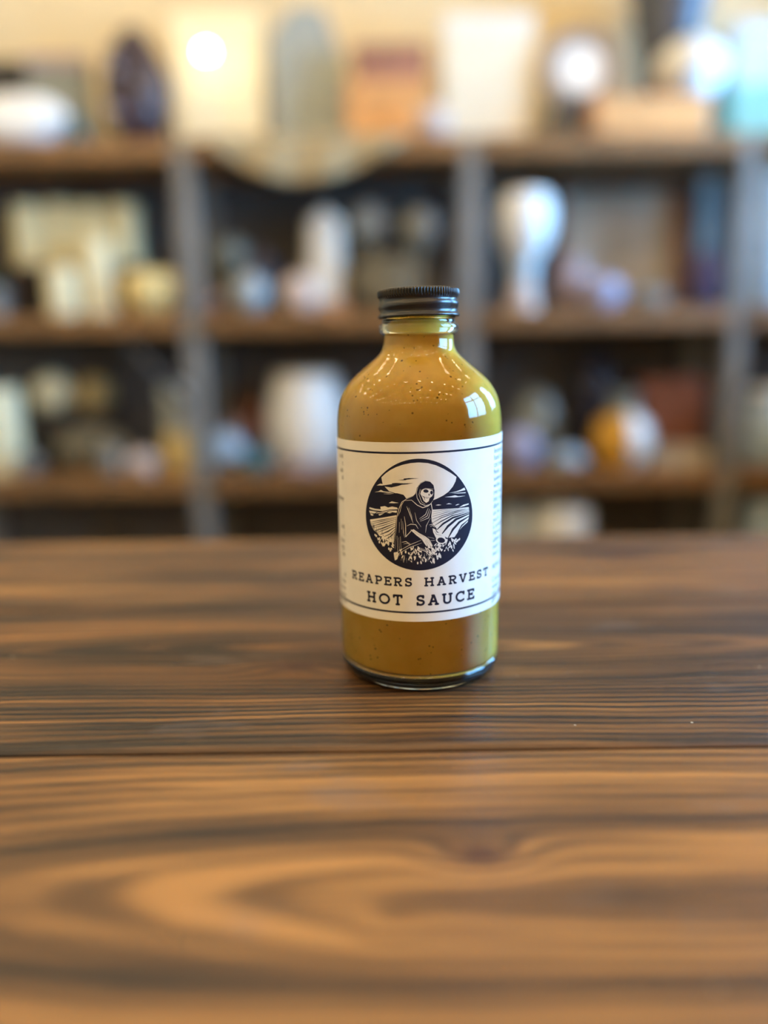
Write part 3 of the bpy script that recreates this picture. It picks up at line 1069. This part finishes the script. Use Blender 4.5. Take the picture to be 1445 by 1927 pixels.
# top shelf --------------------------------------------------------
z = ZT[0]
carton(-60, 42, 112, 2.05, z, M_black, M_black, 'dark box at the far left end of the top shelf', .1, lid=.25)
carton(42, 158, 104, 2.02, z, M_greyg, M_mauve, 'pale grey-green box on the top shelf beside the white rock', .06, lid=.12, rz=.03)
stone(132, 156, 212, 1.93, z, M_teal, 'small teal stone at the foot of the pale grey box', 31)
stone(-70, 132, 176, 1.935, z - 0.0, M_white, 'large white rock on the top shelf left end', 3, 'crystal_rock', .28, .05)
x, w_, hh = fit(186, 312, 48, 2.03, z)
G = thing('geode', 'tall dark purple geode with a pointed top standing on the top shelf', 'geode', (x, 2.03, z))
bm = bmesh.new()
bmesh.ops.create_icosphere(bm, subdivisions=3, radius=1)
rr = random.Random(9)
for v in bm.verts:
    s = 1 + 0.06 * math.sin(v.co.x * 7 + v.co.z * 5) + rr.uniform(-.03, .03)
    tz = (v.co.z + 1) / 2
    v.co = Vector((v.co.x * w_ / 2 * s * (1.0 - 0.35 * max(0, tz - .55) / .45), v.co.y * .07 * s, tz * hh))
    v.co.z = max(v.co.z, 0)
bm_obj('shell', bm, M_dkpurple, G, False)
rr = random.Random(5)
for i in range(14):
    a = rr.uniform(0.2, 0.78) * hh
    bx_ = rr.uniform(-.25, .25) * w_
    r_ = rr.uniform(.006, .012)
    o = lathe('crystal', [(0, 0), (r_, 0), (r_, r_ * 2.2), (0, r_ * 3.6)], M_mauve if i % 2 else M_dkpurple, G, 6, False, loc=(bx_, -.058, a))
    o.rotation_euler = (PI / 2 + rr.uniform(-.4, .4), rr.uniform(-.4, .4), 0)
carton(318, 492, 22, 2.06, z, M_paperc, M_paperc, 'tall cream box behind the glowing bulb', .1, lid=.16)
# small lamp whose bulb makes the bright disc
lc = at(388, 98, 1.96)
L = thing('bulb_lamp', 'small lamp with a glowing round bulb in front of the cream box', 'lamp', (lc.x, 1.96, z))
lathe('base', [(0, 0), (.03, 0), (.03, .006), (.006, .010), (0, .010)], M_offw, L, 24)
tube('stem', [(0, 0, .01), (0, 0, lc.z - z - .022)], .004, M_offw, L, 8)
lathe('socket', [(.006, lc.z - z - .024), (.009, lc.z - z - .02), (.009, lc.z - z - .010), (0, lc.z - z - .010)], M_offw, L, 16)
M_lamp = emit_mat('glowing_bulb', (1.0, 0.86, 0.58, 1), 70)
lathe('bulb', [(.005, -.012), (.0085, -.007), (.0105, 0), (.0085, .0075), (.004, .0105), (0, .011)], M_lamp, L, 16, loc=(0, 0, lc.z - z))
# blue-grey pointed slab
x, w_, hh = fit(506, 646, 15, 2.05, z)
S_ = thing('slate_slab', 'blue-grey slab with a slanting top leaning on the wall above the cloth', 'slab', (x, 2.05, z))
pr = [(-.5, 0), (.5, 0), (.5, .62), (.22, 1.0), (-.2, 1.02), (-.5, .82)]
bm = bmesh.new()
f_ = bm.faces.new([bm.verts.new((a * w_, 0, b * hh)) for a, b in pr])
e_ = bmesh.ops.extrude_face_region(bm, geom=[f_])
for v in [q for q in e_['geom'] if isinstance(q, bmesh.types.BMVert)]: v.co.y += .03
bmesh.ops.bevel(bm, geom=bm.edges[:], offset=.003, segments=1, affect='EDGES')
bm_obj('slab', bm, M_bluegrey, S_)
box('foot', -w_ * .4, w_ * .4, -.012, 0.0, 0, .02, M_greyred, S_, .002)
carton(648, 812, 150, 1.97, z, M_peach, M_peach, 'peach wooden box on the top shelf under the red-brown box', .13, lid=.25)
zt_ = at(730, 150, 1.97).z + .0005
carton(664, 806, 82, 1.98, zt_, M_rust, M_rust, 'red-brown box stacked on the peach wooden box', .11, lid=.3)
stone(775, 850, 196, 1.92, z, M_pink, 'low white stone between the peach box and the tall off-white box', 12, rough=.15, depth=.025)
carton(832, 1008, 24, 2.03, z, M_offw, M_whitem, 'tall off-white box in the middle of the top shelf', .12, lid=.14)
# round plate on dark stand
x, w_, hh = fit(1022, 1168, 55, 2.02, z)
Pl = thing('display_plate', 'round white plate with a broad taupe rim standing in a dark holder', 'plate', (x, 2.02, z))
R_ = w_ / 2
pc = hh - R_
d1 = lathe('rim', [(R_ * .60, .004), (R_ * .72, .0), (R_ * .97, .010), (R_, .016), (R_ * .96, .020), (R_ * .70, .010), (R_ * .60, .012)], M_greyred, Pl, 40, loc=(0, 0, pc))
d2 = lathe('well', [(0, .002), (R_ * .61, .003), (R_ * .61, .012), (0, .013)], M_white, Pl, 40, loc=(0, 0, pc))
for d_ in (d1, d2): d_.rotation_euler = (PI / 2 - .12, 0, 0)
box('holder', -R_ * .72, R_ * .35, -.035, .05, 0, max(pc - R_ * .93, .012), M_slateb, Pl, .003)
box('holder_lip', -R_ * .72, R_ * .35, -.04, -.026, 0, max(pc - R_ * .93, .012) + .025, M_slateb, Pl, .003)
# terracotta wooden slab with bark edge
x, w_, hh = fit(1112, 1335, 180, 1.94, z)
Sb = thing('wood_slab', 'low terracotta-coloured wooden slab on the right of the top shelf', 'slab', (x, 1.97, z))
bm = box_bm(-w_ / 2, w_ / 2, -.05, .05, 0, hh, .008, 3)
bm_obj('slab', bm, M_terra, Sb)
bm_obj('edge_strip', box_bm(-w_ / 2 + .012, w_ / 2 - .012, -.054, -.05, .006, hh - .01), M_peach, Sb)
zt_ = z + hh + .0005
x2, w2, h2 = fit(1232, 1368, 72, 1.97, zt_)
Wb = thing('globe_jar', 'white globe-shaped jar standing on the terracotta wooden slab', 'jar', (x2, 1.97, zt_))
r2 = w2 / 2
lathe('body', [(0, 0), (r2 * .5, 0), (r2 * .82, h2 * .16), (r2, h2 * .45), (r2 * .86, h2 * .74), (r2 * .5, h2 * .88)], M_white, Wb, 36)
lathe('lid', [(r2 * .52, h2 * .88), (r2 * .5, h2 * .93), (r2 * .15, h2 * .97), (r2 * .12, h2), (0, h2)], M_pale, Wb, 36)
vessel('tapered_vase', 1182, 1345, -40, 2.12, z, [(0, 0), (.35, 0), (.42, .1), (.62, .5), (.9, .92), (1, 1), (.92, 1), (.5, .6), (0, .5)],
       [('body', M_slateb, 0, 5), ('rim', M_slateb, 4, 9)], 'tall dark slate-blue vase behind the white globe jar', 'vase')
carton(1388, 1500, 40, 1.99, z, M_mint, M_pale, 'mint and pale blue box at the right edge of the top shelf', .12, lid=.5)

# cloth swag over the front edge of the top shelf
Yc = YS - .016
top = [at(392, 262, Yc), at(762, 258, Yc)]
n = 40
verts, faces = [], []
for i in range(n + 1):
    u = i / n
    px = 392 + 370 * u
    drop = 262 + 92 * (math.sin(PI * min(1, u * 1.02)) ** 0.8) * (1 - .25 * u)
    zt0 = z + .002
    zb = at(px, drop, Yc).z
    xx = at(px, 262, Yc).x
    for k in range(9):
        s = k / 8
        zz = zt0 + (zb - zt0) * s
        yy = Yc - .004 - .006 * math.sin(u * 22 + s * 1.5) * (0.2 + s) - .002
        verts.append((xx, yy, zz))
    verts.append((xx, YS + .06, zt0))           # part lying on the board
for i in range(n):
    a, b = i * 10, (i + 1) * 10
    faces.append((a + 9, b + 9, b, a))
    for k in range(8): faces.append((a + k, b + k, b + k + 1, a + k + 1))
cl_ = mesh_obj('cloth_swag', verts, faces, M_cloth, None, True)
md = cl_.modifiers.new('thickness', 'SOLIDIFY')
md.thickness = .002
tag(cl_, 'tan cloth hanging in a swag over the front edge of the top shelf', 'cloth')

# middle shelf -----------------------------------------------------
z = ZT[1]
# riser with four candles, two more in front
x, w_, hh = fit(18, 262, 500, 2.05, z)
Rs = thing('riser', 'small dark wooden riser under the four cream candles', 'riser', (x, 2.08, z))
box('top_board', -w_ / 2, w_ / 2, -.05, .05, hh - .015, hh, M_brown, Rs, .002)
for s in (-1, 1): box('side', s * (w_ / 2 - .008) - .007, s * (w_ / 2 - .008) + .007, -.045, .045, 0, hh - .015, M_brown, Rs)
zr = z + hh + .0005
ordn = ['leftmost', 'second from left', 'third from left', 'rightmost']
for i, (a, b, tp) in enumerate(((22, 82, 388), (84, 138, 384), (140, 196, 388), (200, 258, 385))):
    candle(a, b, tp, 2.07, zr, M_cream, ordn[i] + ' of the four cream candles on the wooden riser', 'cream candles')
candle(150, 210, 450, 1.965, z, M_wax2, 'tall cream candle standing in front of the wooden riser', 'cream candles')
candle(86, 146, 505, 1.955, z, M_wax2, 'short cream candle in front of the riser beside the tall one', 'cream candles')
vessel('onyx_bowl', 228, 345, 512, 1.97, z, [(0, 0), (.5, 0), (.75, .1), (1, .5), (.96, .75), (.8, .95), (.55, 1), (.5, .97), (0, .9)],
       [('body', M_salt, 0, 6), ('rim', M_wax2, 5, 9)], 'round pale yellow lidded bowl beside the left shelf post', 'bowl')
# plant at left edge
pp = at(-12, 540, 1.97)
Pt = thing('potted_plant', 'small green plant in a grey-white pot at the left edge of the middle shelf', 'plant', (pp.x, 1.97, z))
hp = pp.z - z
lathe('pot', [(0, 0), (.032, 0), (.042, hp), (.038, hp), (.034, hp * .8), (0, hp * .8)], M_grey, Pt, 28)
rr = random.Random(2)
lv = None
for i in range(16):
    a = rr.uniform(0, 2 * PI)
    if lv is None:
        vs = []
        for k in range(6):
            s = k / 5
            ww = .009 * math.sin(PI * (s * .9 + .06))
            vs += [(-ww, s * .05, .05 * s - .03 * s * s), (ww, s * .05, .05 * s - .03 * s * s)]
        o = mesh_obj('leaf', vs, [(2 * k, 2 * k + 1, 2 * k + 3, 2 * k + 2) for k in range(5)], M_green, Pt, True)
        lv = o.data
    else:
        o = link(bpy.data.objects.new('leaf', lv), Pt)
    o.location = (rr.uniform(-.01, .01), rr.uniform(-.01, .01), hp * .78)
    o.rotation_euler = (rr.uniform(0.1, .8), 0, a)
    s = rr.uniform(.8, 1.3)
    o.scale = (s, s, s)
# centre bay
ball(402, 470, 448, 515, 2.06, z, M_greyg, M_brown, 'grey-green sphere on a stand behind the white sphere by the left post')
stone(456, 530, 462, 2.04, z, M_navy, 'dark navy stone in the centre bay of the middle shelf', 14, rough=.3, depth=.05)
stone(368, 434, 545, 1.992, z, M_mauve, 'mauve stone at the foot of the left shelf post', 15, rough=.2, depth=.04)
ball(430, 506, 535, 605, 1.95, z, M_jarglass, M_grey, 'whitish sphere at the front beside the mauve stone')
# leaning white tower crystal with base
x, w_, hh = fit(572, 646, 388, 2.01, z)
Tw = thing('crystal_tower', 'tall white pointed crystal tower on an orange-brown base', 'crystal', (x, 2.01, z))
box('base', -w_ * .55, w_ * .55, -.04, .04, 0, .03, M_terra, Tw, .004)
r_ = w_ * .5
o = lathe('tower', [(0, 0), (r_ * 1.05, 0), (r_ * .9, hh * .75), (0, hh - .03)], M_whitem, Tw, 6, False, loc=(0, 0, .03))
stone(525, 602, 512, 1.95, z, M_pink, 'cream stone in front of the white crystal tower', 17, rough=.2, depth=.03)
ball(655, 730, 382, 455, 2.05, z, M_jarglass, M_greyg, 'left of the two grey spheres on tall stands above the bottle cap')
ball(752, 826, 390, 462, 2.05, z, M_jarglass, M_greyg, 'right of the two grey spheres on tall stands above the bottle cap')
stone(650, 812, 470, 1.98, z, M_olive, 'wide grey-green rock in front of the two grey spheres', 18, 'rock', .25, .05, 'rock')
# right bay
x, w_, hh = fit(928, 1040, 366, 1.98, z)
Gb = thing('white_goblet', 'white goblet-shaped vase on a pinkish foot in the right bay', 'vase', (x + .005, 1.98, z))
r_ = w_ / 2
lathe('foot', [(0, 0), (r_ * .55, 0), (r_ * .55, hh * .05), (r_ * .45, hh * .2), (r_ * .40, hh * .24)], M_pink, Gb, 32)
lathe('stem', [(r_ * .40, hh * .24), (r_ * .42, hh * .35), (r_ * .52, hh * .46)], M_pale, Gb, 32)
lathe('cup', [(r_ * .52, hh * .46), (r_ * .8, hh * .56), (r_, hh * .75), (r_ * .95, hh * .92), (r_ * .8, hh), (r_ * .74, hh), (r_ * .85, hh * .9), (0, hh * .6)], M_white, Gb, 32)
x, w_, hh = fit(1055, 1300, 335, 2.10, z)
Fr = thing('picture_frame', 'wooden picture frame with a taupe picture leaning in the right bay', 'picture frame', (x, 2.12, z + .0015))
Fr.rotation_euler = (-.08, 0, 0)
ft = .022
for nm, a in (('rail', (-w_ / 2, w_ / 2, 0, ft)), ('rail', (-w_ / 2, w_ / 2, hh - ft, hh)), ('stile', (-w_ / 2, -w_ / 2 + ft, ft, hh - ft)), ('stile', (w_ / 2 - ft, w_ / 2, ft, hh - ft))):
    bm_obj(nm, box_bm(a[0], a[1], -.012, .008, a[2], a[3], .002), M_brick if nm == 'stile' else M_brown, Fr)
bm_obj('picture', box_bm(-w_ / 2 + ft, w_ / 2 - ft, -.002, .004, ft, hh - ft), M_taupe, Fr)
stone(1042, 1115, 480, 2.0, z, M_mauve, 'mauve-grey stone between the goblet and the light blue stone', 21, depth=.04)
stone(1098, 1175, 512, 1.95, z, M_lav, 'light blue-lavender stone in front of the picture frame', 22, depth=.04)
stone(1182, 1265, 536, 1.97, z, M_grey, 'grey stone in front of the frame, right of the lavender stone', 23, depth=.04)
stone(1302, 1362, 470, 2.02, z, M_purple, 'violet stone beside the right shelf post on the middle shelf', 24, rough=.3, depth=.04)
vessel('pale_jar', 1402, 1500, 330, 2.0, z, [(0, 0), (.8, 0), (1, .08), (1, .7), (.7, .82), (.7, .9), (.76, .9), (.76, 1), (0, 1)],
       [('body', M_ltblue, 0, 6), ('lid', M_pale, 5, 9)], 'pale blue lidded jar at the right edge of the middle shelf', 'jar')

# lower shelf ------------------------------------------------------
z = ZT[2]
candle(-40, 34, 730, 1.99, z, M_wax2, 'tall cream candle at the left edge of the lower shelf')
stone(24, 76, 850, 1.95, z, M_grey, 'small grey stone beside the tall candle on the lower shelf', 41, depth=.03)
# dark rack carrying two balls
x, w_, hh = fit(75, 215, 795, 2.06, z)
Rk = thing('sphere_rack', 'dark rack holding up two pale spheres on the lower shelf', 'rack', (x, 2.08, z))
box('top_board', -w_ / 2, w_ / 2, -.04, .04, hh - .012, hh, M_black, Rk, .002)
for s in (-1, 1): box('side', s * (w_ / 2 - .008) - .006, s * (w_ / 2 - .008) + .006, -.035, .035, 0, hh - .012, M_black, Rk)
zr = z + hh + .0005
ball(55 + 4, 133, 703, 780, 2.07, zr, M_wax2, M_brown, 'cream sphere on the dark rack')
ball(138, 208, 708, 785, 2.07, zr, M_tan, M_brown, 'tan sphere on the dark rack')
stone(88, 245, 800, 2.0, z, M_olive, 'wide olive-grey rock in front of the dark rack', 43, 'rock', .25, .038, 'rock')
stone(180, 230, 836, 1.93, z, M_grey, 'grey stone overlapping the right end of the olive rock', 44, depth=.025)
stone(232, 302, 848, 1.935, z, M_pink, 'pinkish white stone beside the tall yellow jar', 45, depth=.03)
vessel('layered_jar', 300, 368, 722, 2.0, z, [(0, 0), (.9, 0), (1, .04), (1, .30), (1, .45), (.92, .75), (.9, .8), (.94, .8), (.94, .98), (.88, 1), (0, 1)],
       [('yellow_filling', M_salt, 0, 5), ('clear_part', M_jarglass, 4, 7), ('lid', M_pale, 6, 11)], 'tall jar with yellow filling and pale lid by the left post', 'jar')
ball(411, 470, 786, 850, 2.10, z, M_mauve, M_grey, 'mauve sphere behind the light blue sphere')
ball(388, 462, 848, 920, 2.0, z, M_ltblue, M_ltblue, 'light blue sphere at the front of the lower shelf')
stone(452, 508, 842, 1.94, z, M_teal, 'teal stone beside the light blue sphere', 47, depth=.04)
carton(446, 496, 735, 2.13, z, M_brick, M_brown, 'red-brown box behind the teal stone', .05, lid=.2)
vessel('white_pot', 498, 650, 702, 2.065, z, [(0, 0), (.7, 0), (.95, .12), (1.0, .45), (.95, .68), (.8, .92), (.78, 1), (.72, 1), (.85, .6), (0, .3)],
       [('body', M_white, 0, 6), ('rim', M_whitem, 5, 10)], 'large white rounded pot left of the bottle', 'pot')
stone(522, 606, 866, 1.925, z, M_mauve, 'pinkish grey stone in front of the white pot', 48, depth=.025)
# right bay
stone(940, 1022, 802, 1.95, z, M_lav, 'lavender-white stone just right of the bottle', 51, depth=.04)
stone(958, 1058, 722, 2.06, z, M_greyg, 'tall grey rock behind the lavender-white stone', 52, 'rock', .3, .05, 'rock')
stone(1032, 1108, 838, 1.94, z, M_ltblue, 'bluish white stone between the lavender stone and the gold flask', 53, depth=.035)
x, w_, hh = fit(1116, 1232, 735, 1.97, z)
Fl = thing('flask', 'round flask, gold on one side and white on the other, with grey-blue neck', 'flask', (x, 1.97, z))
r_ = w_ / 2
for nm, m_, a0 in (('gold_half', M_gold, PI / 2), ('white_half', M_white, -PI / 2)):
    pr = [(.55, 0), (.85, .12), (1, .34), (.85, .58), (.5, .7)]
    vs, fs = [], []
    for r0_, q in pr:
        for k in range(17):
            a = a0 + PI * k / 16
            vs.append((r_ * r0_ * math.cos(a), r_ * r0_ * math.sin(a), q * hh))
    for i in range(4):
        for k in range(16):
            fs.append((i * 17 + k, i * 17 + k + 1, (i + 1) * 17 + k + 1, (i + 1) * 17 + k))
    mesh_obj(nm, vs, fs, m_, Fl, True)
lathe('neck', [(r_ * .5, hh * .7), (r_ * .42, hh * .76), (r_ * .45, hh * .96), (r_ * .52, hh), (0, hh)], M_greyg, Fl, 24)
lathe('bottom', [(0, 0.0), (r_ * .55, 0.0)], M_white, Fl, 24)
stone(1080, 1160, 650, 2.1, z, M_navy, 'tall dark navy rock behind the gold and white flask', 54, 'rock', .3, .04, 'rock')
carton(1212, 1332, 712, 2.05, z, M_brick, M_brick, 'orange-brown box in the right bay of the lower shelf', .1, lid=.3)
carton(1226, 1335, 842, 1.93, z, M_taupe, M_taupe, 'low grey-tan box in front of the orange-brown box', .07, lid=.3)
vessel('blue_jar', 1396, 1490, 728, 1.98, z, [(0, 0), (.8, 0), (1, .1), (1, .7), (.7, .84), (.7, .9), (.76, .9), (.76, 1), (0, 1)],
       [('body', M_ltblue, 0, 6), ('lid', M_white, 5, 9)], 'pale blue lidded jar at the right edge of the lower shelf', 'jar')

# shelf below, only its tallest things show over the table edge
z = ZT[3]
vessel('white_vase', 1002, 1112, 950, 1.98, z, [(0, 0), (.6, 0), (.55, .06), (.8, .3), (1, .7), (1, .94), (.9, 1), (.84, 1), (.9, .8), (0, .5)],
       [('body', M_white, 0, 7), ('rim', M_pale, 6, 10)], 'white vase whose top shows over the table edge right of the bottle', 'vase')
vessel('pale_vase', 930, 1000, 950, 2.0, z, [(0, 0), (.7, 0), (1, .5), (.9, .9), (.7, 1), (.6, 1), (0, .7)],
       [('body', M_pale, 0, 5), ('rim', M_white, 4, 7)], 'pale vase behind the bottle, left of the white vase', 'vase')
vessel('blue_vase', 1396, 1480, 940, 1.98, z, [(0, 0), (.7, 0), (1, .5), (.9, .9), (.7, 1), (.6, 1), (0, .7)],
       [('body', M_ltblue, 0, 5), ('rim', M_white, 4, 7)], 'pale blue vase at the right edge above the table', 'vase')
